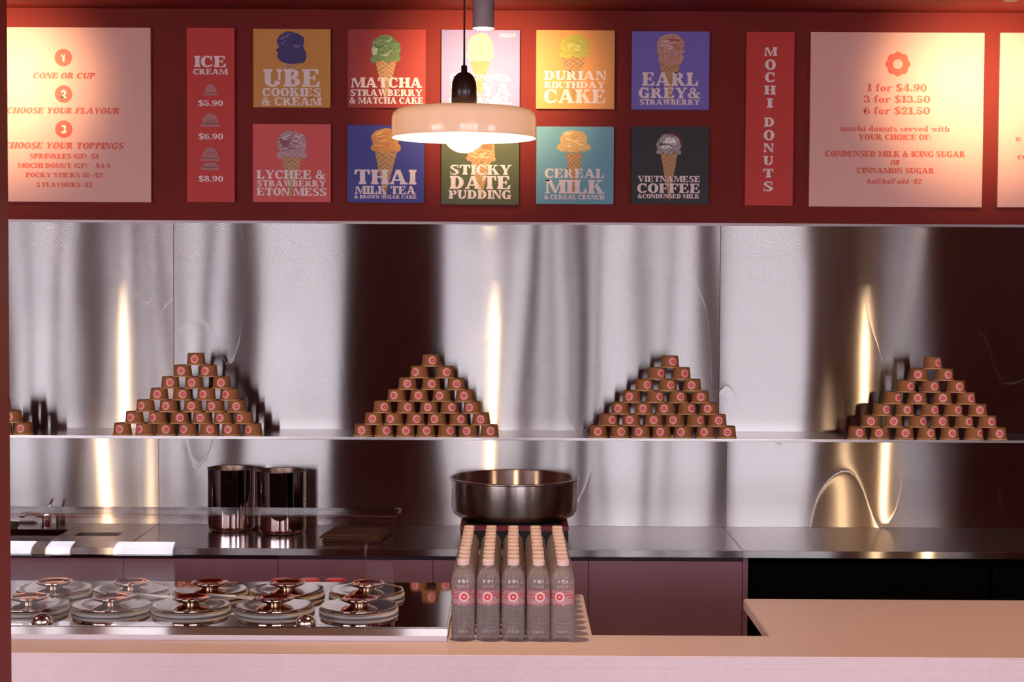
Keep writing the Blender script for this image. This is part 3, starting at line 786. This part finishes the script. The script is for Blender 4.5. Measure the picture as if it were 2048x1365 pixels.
    G['&'] = (arc(.42, .76, .25, .26, .15, .08, -60, 240) + arc(.38, .27, .38, .29, .22, .09, 60, 330, 20) + q4((.20, .66), (.42, .70), (.98, .03), (.66, .0)) + q4((.86, .5), (.96, .5), (.70, .06), (.56, .06)) + [rect(.68, .44, 1.04, .53), rect(.7, 0, 1.04, .09)], 1.05)
    G['$'] = (G['S'][0] + [rect(.34, -.10, .44, 1.10)], .80)
    G['0'] = (arc(.38, .5, .38, .52, .22, .1, 0, 360, 28), .78)
    G['1'] = (stem(.16, top=0) + [rect(.02, 0, .56, HT), [(.0, .78), (.16, 1), (.30, 1), (.16, .72)]], .58)
    G['2'] = (arc(.36, .70, .34, .32, .22, .1, -30, 180) + q4((.52, .60), (.70, .62), (.30, .08), (.04, .08)) + [rect(.03, 0, .70, .17), rect(.66, 0, .74, .32)] + dot(.15, .68, .13), .78)
    G['3'] = (arc(.34, .755, .33, .26, .2, .09, -80, 160) + arc(.35, .27, .38, .29, .23, .09, -160, 85) + dot(.13, .76, .11) + dot(.12, .22, .12), .76)
    G['4'] = ([rect(.42, 0, .66, 1), rect(.32, 0, .76, .09), rect(.0, .24, .82, .35), [(.0, .30), (.12, .30), (.52, 1.0), (.44, 1.0)]], .84)
    G['5'] = ([rect(.10, .86, .66, 1.0), rect(.08, .46, .17, .95)] + arc(.36, .30, .36, .32, .23, .09, -160, 130) + dot(.13, .22, .12), .76)
    G['6'] = (arc(.38, .31, .36, .33, .20, .09, 0, 360, 24) + arc(.50, .45, .48, .57, .22, .1, 105, 200) + dot(.60, .86, .1), .78)
    G['7'] = ([rect(.03, .82, .72, 1), rect(.0, .66, .09, 1), [(.46, .86), (.72, .86), (.46, 0), (.18, 0)]], .76)
    G['8'] = (arc(.38, .75, .32, .26, .18, .09, 0, 360, 24) + arc(.38, .27, .37, .29, .21, .09, 0, 360, 24), .78)
    G['9'] = (arc(.38, .69, .36, .33, .20, .09, 0, 360, 24) + arc(.26, .55, .48, .57, .22, .1, -75, 20) + dot(.16, .14, .1), .78)
    G['.'] = (dot(.12, .11, .115), .28)
    G[':'] = (dot(.13, .12, .115) + dot(.13, .52, .115), .30)
    G['+'] = ([rect(.03, .38, .37, .46), rect(.16, .25, .24, .59)], .42)
    G['*'] = ([rect(.03, .80, .27, .86), rect(.12, .70, .18, .96)], .32)
    G['/'] = (q4((.0, -.05), (.10, -.05), (.38, 1.02), (.28, 1.02)), .38)
    G['('] = (arc(.40, .5, .34, .58, .16, .05, 120, 240), .32)
    G[')'] = (arc(-.08, .5, .34, .58, .16, .05, -60, 60), .32)
    # lower case, x-height .66
    xh = .66; s = .22
    def ls(x, y1=xh, bot=1, top=.6): return stem(x, 0, bot, s, 0, y1) + [rect(x - .07, y1 - .08, x + s, y1)]
    G['f'] = (stem(.10, 0, 1, s, 0, .75) + arc(.34, .74, .24, .29, .2, .09, 60, 180) + dot(.45, .90, .09) + [rect(0, .58, .46, .66)], .50)
    G['o'] = (arc(.33, .33, .33, .35, .21, .08, 0, 360, 24), .69)
    G['r'] = (ls(.08) + arc(.48, .40, .26, .27, .14, .1, 70, 180) + dot(.56, .56, .11), .66)
    G['m'] = (ls(.08) + arc(.42, .38, .24, .29, .18, .08, 0, 140) + stem(.46, 0, 1, s - .01, 0, .42) + arc(.80, .38, .24, .29, .18, .08, 0, 140) + stem(.84, 0, 1, s - .01, 0, .42), 1.16)
    G['n'] = (ls(.08) + arc(.44, .38, .26, .29, .2, .08, 0, 140) + stem(.48, 0, 1, s, 0, .42), .80)
    G['h'] = (ls(.08, 1.0) + arc(.44, .38, .26, .29, .2, .08, 0, 140) + stem(.48, 0, 1, s, 0, .42), .80)
    G['u'] = (ls(.07, bot=0) [:1] + [rect(.0, .58, .28, .66), rect(.07, .25, .07 + s, .66)] + arc(.32, .27, .25, .29, .2, .08, -180, -20) + stem(.50, 0, 1, s, 0, xh, l=0) + [rect(.43, .58, .60, .66)], .80)
    G['c'] = (arc(.33, .33, .33, .35, .21, .08, 55, 310, 20) + dot(.49, .50, .10), .62)
    G['i'] = (ls(.08) + dot(.19, .86, .12), .40)
    G['t'] = (stem(.10, 0, 0, s, .2, .88) + arc(.34, .22, .24, .24, .2, .08, 180, 320) + [rect(0, .58, .46, .66)], .52)
    G['d'] = (arc(.33, .33, .33, .35, .21, .08, 60, 300, 20) + stem(.42, 0, 1, s, 0, 1.0, l=0) + [rect(.34, .92, .5, 1.0)], .76)
    G['s'] = (arc(.27, .48, .24, .19, .15, .07, 40, 250) + arc(.28, .18, .26, .20, .16, .07, -150, 80) + q4((.08, .40), (.2, .46), (.48, .24), (.38, .14)), .56)
    G['e'] = (arc(.33, .33, .33, .35, .21, .08, 0, 310, 24) + [rect(.16, .30, .64, .38)], .68)
    G['v'] = (q4((.03, .66), (.27, .66), (.46, 0), (.33, 0)) + q4((.54, .66), (.63, .66), (.46, 0), (.38, 0)) + [rect(0, .58, .32, .66), rect(.46, .58, .70, .66)], .70)
    G['w'] = (q4((.03, .66), (.25, .66), (.40, 0), (.28, 0)) + q4((.44, .66), (.50, .66), (.40, 0), (.33, 0)) + q4((.40, .66), (.60, .66), (.76, 0), (.64, 0)) + q4((.84, .66), (.92, .66), (.76, 0), (.69, 0)) + [rect(0, .58, .30, .66), rect(.36, .58, .62, .66), rect(.76, .58, 1.0, .66)], .98)
    G['a'] = (arc(.28, .20, .27, .21, .19, .07, 0, 360, 20) + stem(.36, 0, 1, s, 0, .46, l=0) + arc(.34, .44, .24, .24, .1, .1, 10, 160) + dot(.16, .50, .10), .68)
    G['l'] = (ls(.08, 1.0), .42)
    G[' '] = ([], .34)
    return G
G = glyphs()
def text(mb, s, x0, x1, y0, y1, ital=False, mi=0, yoff=0.0, track=.045, ystep=0):
    """set a line so that it exactly fills x0..x1 and baseline y0..cap height y1 (metres, board plane)"""
    w_ = sum(G[c][1] for c in s) + track * (len(s) - 1) - .03
    kx = (x1 - x0) / w_; ky = y1 - y0; x = x0
    sh = .28 * ky if ital else 0
    if ital: kx = (x1 - x0 - sh) / w_
    for c in s:
        polys, adv = G[c]
        for j, p in enumerate(polys):
            mb.add([(x + a * kx + b * sh, yoff - 2e-5 * (j % 9), y0 + b * ky) for a, b in p], [tuple(range(len(p)))], mi)
        x += (adv + track) * kx

# ------------------------------------------------------------------ menu boards
YBF_ = YW - .022
M_cream = mat('cream_print', (.90, .70, .66), .55)
M_orange = mat('orange_red_print', (.72, .10, .055), .55)
M_coned = mat('cone_print', (.56, .26, .09), .6, noise=.35, scale=60)
M_coneL = mat('cone_grid_print', (.80, .52, .28), .6)
class Board:
    def __init__(s, x0, y0, x1, y1, col, name, label, group):
        s.a = P(x0, y1, YBF_); s.b = P(x1, y0, YBF_)
        # centre of the board taken with the camera's small roll
        c = P((x0 + x1) / 2, (y0 + y1) / 2, YBF_); s.c = c; s.px = ((x0 + x1) / 2, (y0 + y1) / 2)
        s.k = YBF_ / F * 1.0012
        s.hw, s.hh = (x1 - x0) / 2 * s.k, (y1 - y0) / 2 * s.k
        s.o = tag(MB().box(-s.hw, 0, -s.hh, s.hw, .0215, s.hh, bev=.001).build(name, mat(name + '_' + '%02x%02x%02x' % tuple(int(255 * v) for v in col), col, .5, spec=.4), loc=c), label, 'menu board', group)
        s.l = MB()
    def X(s, px): return (px - s.px[0]) * s.k
    def Z(s, py): return -(py - s.px[1]) * s.k
    def line(s, t, x0, x1, y0, y1, ital=False, mi=0):
        l = MB(); text(l, t, s.X(x0), s.X(x1), s.Z(y1), s.Z(y0), ital, mi, -.0014); s.ls = getattr(s, 'ls', []) + [l]
    def done(s, mats, name='lettering'):
        for l in getattr(s, 'ls', []): l.build(name, mats, s.o, fix=False)
        if s.l.f: s.l.build('flower_emblem', mats, s.o, fix=False)
def blob(mb, cx, cz, rx, rz, y, mi, seed=0, amp=.06, n=40, skirt=0):
    rnd = random.Random(seed); ph = [rnd.uniform(0, 6.28) for _ in range(5)]
    pts = []
    for i in range(n):
        a = 2 * PI * i / n
        r = 1 + amp * (.6 * math.sin(3 * a + ph[0]) + .5 * math.sin(5 * a + ph[1]) + .35 * math.sin(9 * a + ph[2]))
        z = math.sin(a) * r; x = math.cos(a) * r
        if z < -.55: z = -.55 + (z + .55) * .45; x *= 1.0 + skirt
        pts.append((cx + rx * x, y, cz + rz * z * (1.0 if z > 0 else 1.25)))
    mb.add(pts, [tuple(range(n))], mi)
def cone_print(B, cy, hw, tx, ty, cx):
    cb = MB()
    L, Rr, T = (B.X(cx - hw), -.0005, B.Z(cy)), (B.X(cx + hw), -.0005, B.Z(cy)), (B.X(tx), -.0005, B.Z(ty))
    cb.add([L, Rr, T], [(0, 1, 2)], 0)
    Lv, Rv, Tv = Vector(L), Vector(Rr), Vector(T)
    off = Vector((0, -.0003, 0)); n = 11
    for k in range(-3, n):
        for s_ in (0, 1):
            A, C = (Lv, Rv) if s_ else (Rv, Lv)
            t0, t1 = k / n, (k + 3.2) / n
            def pt(E, t): return E + (Tv - E) * max(0, min(1, t))
            if t1 > 1: continue
            a = pt(A, t0) if t0 >= 0 else A + (C - A) * (-t0 / 3.2 * n / 1.0 * 1.0)
            b = pt(C, t1); d = Vector((0, 0, .0011))
            cb.add([tuple(a + off + d), tuple(a + off - d), tuple(b + off - d), tuple(b + off + d)], [(0, 1, 2, 3)], 1)
    cb.build('cone_print', [M_coned, M_coneL], B.o, fix=False)
EXTRA = [((.22, .18, .42), []), ((.48, .56, .32), [(-.75, -.2, .2, .35, 2)]), ((.80, .64, .60), [(-.45, .15, .38, .45, 1), (.3, -.35, .3, .25, 0)]),
         ((.86, .50, .22), []), ((.92, .84, .60), []), ((.85, .62, .38), [(.45, .3, .4, .3, 1)]), ((.74, .70, .30), []),
         ((.80, .66, .56), [(.2, .35, .45, .16, 1), (-.2, -.3, .3, .14, 2)]), ((.92, .78, .50), []), ((.92, .86, .82), [(.1, .3, .5, .3, 2), (-.2, -.35, .45, .2, 2)])]
def ice(name, c1, c2, sc=70): return mat(name, c1, .6, noise=.5, scale=sc, col2=c2, distort=2.5)
flav = [
 # box, colour, label, scoops[(x,y,rx,ry)], cone(y,hw,tx,ty,cx), colours, lines
 ((507, 59, 660.5, 214), (.66, .27, .045), 'square mustard menu board with purple scoop reading UBE', [(585, 112, 29, 17), (581, 85, 27, 21)], (128, 17, 582, 212, 585), ((.085, .055, .22), (.03, .015, .085)),
  [('UBE', 527, 640, 138.6, 173), ('COOKIES', 525, 641, 176, 192), ('& CREAM', 524, 642, 194, 210)]),
 ((696, 60, 851, 215), (.36, .028, .018), 'square red menu board with green scoop reading MATCHA', [(771, 97, 29, 26)], (122, 21, 771, 208, 772), ((.24, .34, .13), (.07, .13, .04)),
  [('MATCHA', 703, 843.5, 155, 175), ('STRAWBERRY', 701, 844, 178.6, 191.4), ('& MATCHA CAKE', 700, 846, 194, 206.6)]),
 ((506, 249, 661, 404), (.72, .085, .075), 'square coral menu board with marbled scoop reading LYCHEE', [(583.7, 288, 29, 26)], (310, 21, 581, 398, 584), ((.72, .52, .50), (.30, .10, .12)),
  [('LYCHEE &', 514, 650, 340.6, 357.7), ('STRAWBERRY', 514, 651, 360.6, 373), ('ETON MESS', 514, 652, 375.7, 391)]),
 ((695, 251, 848, 405), (.045, .045, .26), 'square royal blue menu board with orange scoop reading THAI', [(771.5, 295, 30, 11), (771, 279, 28, 22)], (305, 22, 769, 398, 772), ((.78, .36, .10), (.58, .20, .04)),
  [('THAI', 709, 831, 339.4, 368.6), ('MILK TEA', 711, 831, 372, 388), ('& BROWN SUGAR CAKE', 709, 833, 390, 397)]),
 ((883.5, 61, 1039, 216), (.27, .215, .44), 'square lilac menu board behind the pendant lamp, marked VEGAN', [(960, 112, 27, 12), (961, 92, 25, 24)], (123, 19, 959, 202, 961), ((.88, .72, .40), (.80, .56, .22)),
  [('COCONUT&', 900, 1020, 148.7, 162), ('KAYA', 901, 1021, 166, 190.5), ('CARAMEL', 898.5, 1022.6, 193, 208), ('*VEGAN', 994, 1031, 68, 75, True)]),
 ((883, 254, 1038, 409), (.085, .095, .035), 'square olive menu board under the lit bulb reading STICKY DATE', [(962, 300, 28, 25)], (325, 19, 962, 401, 962), ((.70, .42, .18), (.35, .15, .05)),
  [('STICKY', 900, 1022, 330, 349.6), ('DATE', 900, 1021, 352, 378), ('PUDDING', 898, 1022.6, 380, 397.5)]),
 ((1073, 61.5, 1228.6, 217), (.80, .34, .10), 'square orange menu board with yellow scoop reading DURIAN', [(1150, 93, 29, 22)], (112, 24, 1147, 208, 1147), ((.62, .55, .10), (.40, .36, .05)),
  [('DURIAN', 1089, 1212, 142, 160), ('BIRTHDAY', 1089, 1210, 163, 176), ('CAKE', 1088.6, 1211.4, 178.6, 205.7)]),
 ((1264, 64, 1418, 218.6), (.19, .13, .48), 'square violet menu board with double scoop reading EARL GREY', [(1341, 116, 25, 17), (1340.6, 88, 27, 19)], (130, 20, 1337, 213, 1340), ((.70, .48, .36), (.50, .10, .08)),
  [('EARL', 1285, 1396, 145, 171.4), ('GREY&', 1278, 1400, 175, 195.7), ('STRAWBERRY', 1280, 1399.5, 198, 209)]),
 ((1073, 254, 1227, 408), (.16, .36, .44), 'square sky blue menu board reading CEREAL MILK', [(1147.7, 295, 34, 10), (1147, 281, 27, 20)], (306, 17, 1147.7, 401, 1148), ((.82, .56, .26), (.62, .30, .08)),
  [('CEREAL', 1090, 1208, 337.7, 356), ('MILK', 1091.5, 1208, 360, 387), ('& CEREAL CRUNCH', 1088.6, 1208.6, 389.5, 398.6)]),
 ((1263, 254, 1417, 408), (.016, .012, .013), 'square black menu board reading COFFEE', [(1343, 284, 22, 20), (1337, 288, 24, 19)], (307, 17, 1338.6, 404, 1338), ((.72, .62, .58), (.06, .03, .025)),
  [('VIETNAMESE', 1276, 1400, 352, 364), ('COFFEE', 1275, 1400, 367, 386), ('&CONDENSED MILK', 1276, 1399, 387.7, 396.6)]),
]
for k, (bx_, col, label, scs, cn, (ca, cb_), lines) in enumerate(flav):
    B = Board(*bx_, col, 'flavour_board', label, 'square flavour boards on the red wall')
    cone_print(B, *cn)
    sm = MB()
    for j, (x, y, rx, ry) in enumerate(scs):
        mi = 1 if (k == 9 and j == 0) else 0
        blob(sm, B.X(x), B.Z(y), rx * B.k, ry * B.k, -.0007 - .0002 * j, mi, k * 7 + j, .055)
    rnd = random.Random(k)
    c3, spots_ = EXTRA[k]
    sm2 = [ice('scoop_print_%d' % k, ca, cb_), mat('scoop_shade_%d' % k, cb_, .6), mat('scoop_light_%d' % k, c3, .6)]
    if k == 9: sm2[1] = mat('scoop_brown_print', (.10, .02, .015), .6)
    x, y, rx, ry = scs[-1]
    for q in range(6):      # frilled skirt under the top scoop
        blob(sm, B.X(x + rx * (-.8 + .32 * q)), B.Z(y + ry * (.78 + .12 * math.sin(q * 2.3 + k))), rx * .24 * B.k, ry * .26 * B.k, -.00105 - .00001 * q, 0, q + k, .10, 16)
    for (u, v_, ru, rv, mi_) in spots_:
        blob(sm, B.X(x + u * rx), B.Z(y - v_ * ry), ru * rx * B.k, rv * ry * B.k, -.00112, mi_, k, .22, 20)
    for q in range(13):      # brush strokes of the illustration
        u, v_ = rnd.uniform(-.6, .6), rnd.uniform(-.6, .65); Lw = rnd.uniform(.15, .42)
        a = rnd.uniform(-.5, .8); wv = rnd.uniform(.025, .055)
        c1_, s1_ = math.cos(a), math.sin(a)
        pts = []
        for t in range(10):
            aa = 2 * PI * t / 10; ex, ez = Lw * math.cos(aa), wv * math.sin(aa) + .10 * math.cos(aa) ** 2
            pts.append((B.X(x) + (u + ex * c1_ - ez * s1_) * rx * B.k, -.0012 - .00001 * q, B.Z(y) + (v_ + ex * s1_ + ez * c1_) * ry * B.k))
        sm.add(pts, [tuple(range(10))], 1 + q % 2)
    sm.build('scoop_print', sm2, B.o, fix=False)
    for ln in lines: B.line(*ln)
    B.done([M_cream])

# narrow red boards
red = (.60, .030, .020)
B = Board(374, 58, 469, 403, red, 'price_strip_board', 'tall narrow red menu board headed ICE CREAM with three prices', 'narrow red menu boards')
B.line('ICE', 389, 452.5, 113.5, 135.5); B.line('CREAM', 387, 455, 139, 150)
for t, y in (('$5.90', 201), ('$6.90', 267), ('$8.90', 351)): B.line(t, 396.6, 446, y, y + 11.3)
B.done([M_cream])
M_icon = mat('dusty_pink_print', (.50, .17, .17), .55); M_icont = mat('dusty_dark_print', (.38, .10, .10), .55)
def scoopicon(cx, cy, rx, top, skirt, ic):
    pts = []
    for i in range(25):
        a = PI * i / 24; pts.append((B.X(cx + rx * .86 * math.cos(a)), -.0007, B.Z(cy - top * math.sin(a))))
    ic.add(pts, [tuple(range(25))], 0)
    n = 5; sk = []
    ic.add([(B.X(cx - rx), -.0007, B.Z(cy - 1)), (B.X(cx + rx), -.0007, B.Z(cy - 1)), (B.X(cx + rx), -.0007, B.Z(cy + skirt * .6)), (B.X(cx - rx), -.0007, B.Z(cy + skirt * .6))], [(0, 1, 2, 3)], 0)
    for i in range(n):
        c = cx - rx + (2 * i + 1) * rx / n; rr = rx / n
        ic.add([(B.X(c + rr * math.cos(2 * PI * q / 12)), -.00075, B.Z(cy + skirt * .6 + rr * .8 * math.sin(2 * PI * q / 12))) for q in range(12)], [tuple(range(12))], 0)
for n_, lst, tx in ((1, [(421, 187, 14, 18, 4)], None), (2, [(420.5, 248, 19, 21, 5)], ('ONE', 411, 430, 245.5, 239.5)), (3, [(420.5, 334, 18.5, 10, 5), (420.5, 316, 18.5, 22, 5)], ('TWO', 410, 431, 309, 303))):
    ic = MB()
    for a in lst: scoopicon(*a, ic)
    if tx: text(ic, tx[0], B.X(tx[1]), B.X(tx[2]), B.Z(tx[3]), B.Z(tx[4]), mi=1, yoff=-.0013)
    ic.build('scoop_icon', [M_icon, M_icont], B.o, fix=False)

B = Board(1491.5, 66, 1587, 410, red, 'title_strip_board', 'tall narrow red menu board reading MOCHI DONUTS down its length', 'narrow red menu boards')
vert = [('M', 285, 337, 24), ('O', 358, 418, 21), ('C', 433, 490, 20), ('H', 510, 563, 22), ('I', 585, 640, 10.5), ('D', 698, 752, 20), ('O', 772, 832, 21), ('N', 850, 902, 20), ('U', 925, 978, 19), ('T', 1000, 1052, 20), ('S', 1075, 1132, 19)]
for ch, a, b2, w_ in vert:
    c = 1539.5 + (1537 - 1539.5) * (a - 285) / 850
    B.line(ch, c - w_ / 2, c + w_ / 2, a / 2.968, b2 / 2.968)
B.done([M_cream])
# big pink boards
pink = (.82, .42, .345)
B = Board(-45, 57, 300.5, 402.5, pink, 'step_board', 'large pink menu board with three numbered steps, cut by the red post', 'large pink menu boards')
M_white = mat('numeral_white_print', (.92, .80, .74), .55)
for d_, y in (('1', 116.6), ('2', 188.7), ('3', 258.4)):
    cc = MB()
    cc.add([(B.X(127.4 + 17.2 * math.cos(2 * PI * q / 36)), -.0006, B.Z(y + 17.2 * math.sin(2 * PI * q / 36))) for q in range(36)], [tuple(range(36))], 0)
    cc.build('round_badge', [M_orange], B.o, fix=False)
nb = MB()
# plain rounded numerals inside the badges
def arcp(px, py, rx, ry, t, a0, a1, n=14):
    for p in arc(B.X(px) , B.Z(py), rx * B.k, ry * B.k, t * B.k, t * B.k, a0, a1, n): nb.add([(x, -.0012, z) for x, z in p], [(0, 1, 2, 3)])
def poly(pts): nb.add([(B.X(x), -.0012, B.Z(y)) for x, y in pts], [tuple(range(len(pts)))])
poly([(126, 109), (130, 109), (130, 124.5), (126, 124.5)]); poly([(126, 109), (128, 109), (128, 113.5), (122.5, 115), (122.5, 112.3)])
nb.build('numeral', [M_white], B.o, fix=False); nb = MB()
arcp(127.4, 185.8, 5.2, 5.2, 3.0, -35, 175); poly([(130.0, 186.5), (132.4, 188.2), (126.5, 196.4), (122.2, 196.4), (122.2, 194.4)]); poly([(122.2, 193.6), (132.8, 193.6), (132.8, 196.5), (122.2, 196.5)])
nb.build('numeral', [M_white], B.o, fix=False); nb = MB()
arcp(127.2, 254.6, 4.8, 4.6, 2.9, -80, 165); arcp(127.2, 262.0, 5.3, 4.9, 3.0, -165, 85)
nb.build('numeral', [M_white], B.o, fix=False)
B.line('CONE OR CUP', 65.7, 191.4, 146.6, 158.4, True)
B.line('CHOOSE YOUR FLAVOUR', 13.6, 241, 215.6, 227.4, True)
B.line('CHOOSE YOUR TOPPINGS', 7, 248, 284.7, 297, True)
B.line('SPRINKLES (GF) +$1', 59.6, 196.4, 307, 316.8)
B.line('MOCHI DONUT (GF)** +$4.9', 36, 219.7, 326, 335.4)
B.line('POCKY STICKS (3) +$2', 51.5, 204.5, 344.7, 353.8)
B.line('2 FLAVOURS +$2', 72.4, 183.6, 364, 373)
B.done([M_orange])
B = Board(1621, 67, 1965.5, 412.5, pink, 'donut_price_board', 'large pink menu board with a flower emblem and donut prices', 'large pink menu boards')
disc_mesh(B.l, cst(9.8 * B.k), fl(24.5 * B.k), lambda u, v: (B.X(1794) + u, -.0014, B.Z(129.7) + v), 0, 64, 1)
B.line('1 for $4.90', 1733.6, 1852, 169, 183.6); B.line('3 for $13.50', 1727, 1859, 192, 206); B.line('6 for $21.50', 1727, 1859, 214.6, 229)
B.line('mochi donuts served with', 1681.7, 1899, 251.7, 262.8); B.line('YOUR CHOICE OF:', 1717.8, 1863.3, 268.5, 279.7)
B.line('CONDENSED MILK & ICING SUGAR', 1652, 1930.7, 301.6, 313.3); B.line('OR', 1780.8, 1803, 319.4, 329.5, True)
B.line('CINNAMON SUGAR', 1715, 1870, 335, 346); B.line('half/half add +$2', 1735, 1846, 356.5, 366.5, True)
B.done([M_orange])
B = Board(1998.7, 68.5, 2344, 414, pink, 'side_menu_board', 'large pink menu board cut off by the right edge of the frame', 'large pink menu boards')
B.line('w', 2031.5, 2044, 271, 284); B.line('co', 2037, 2057, 306, 319)
B.done([M_orange])
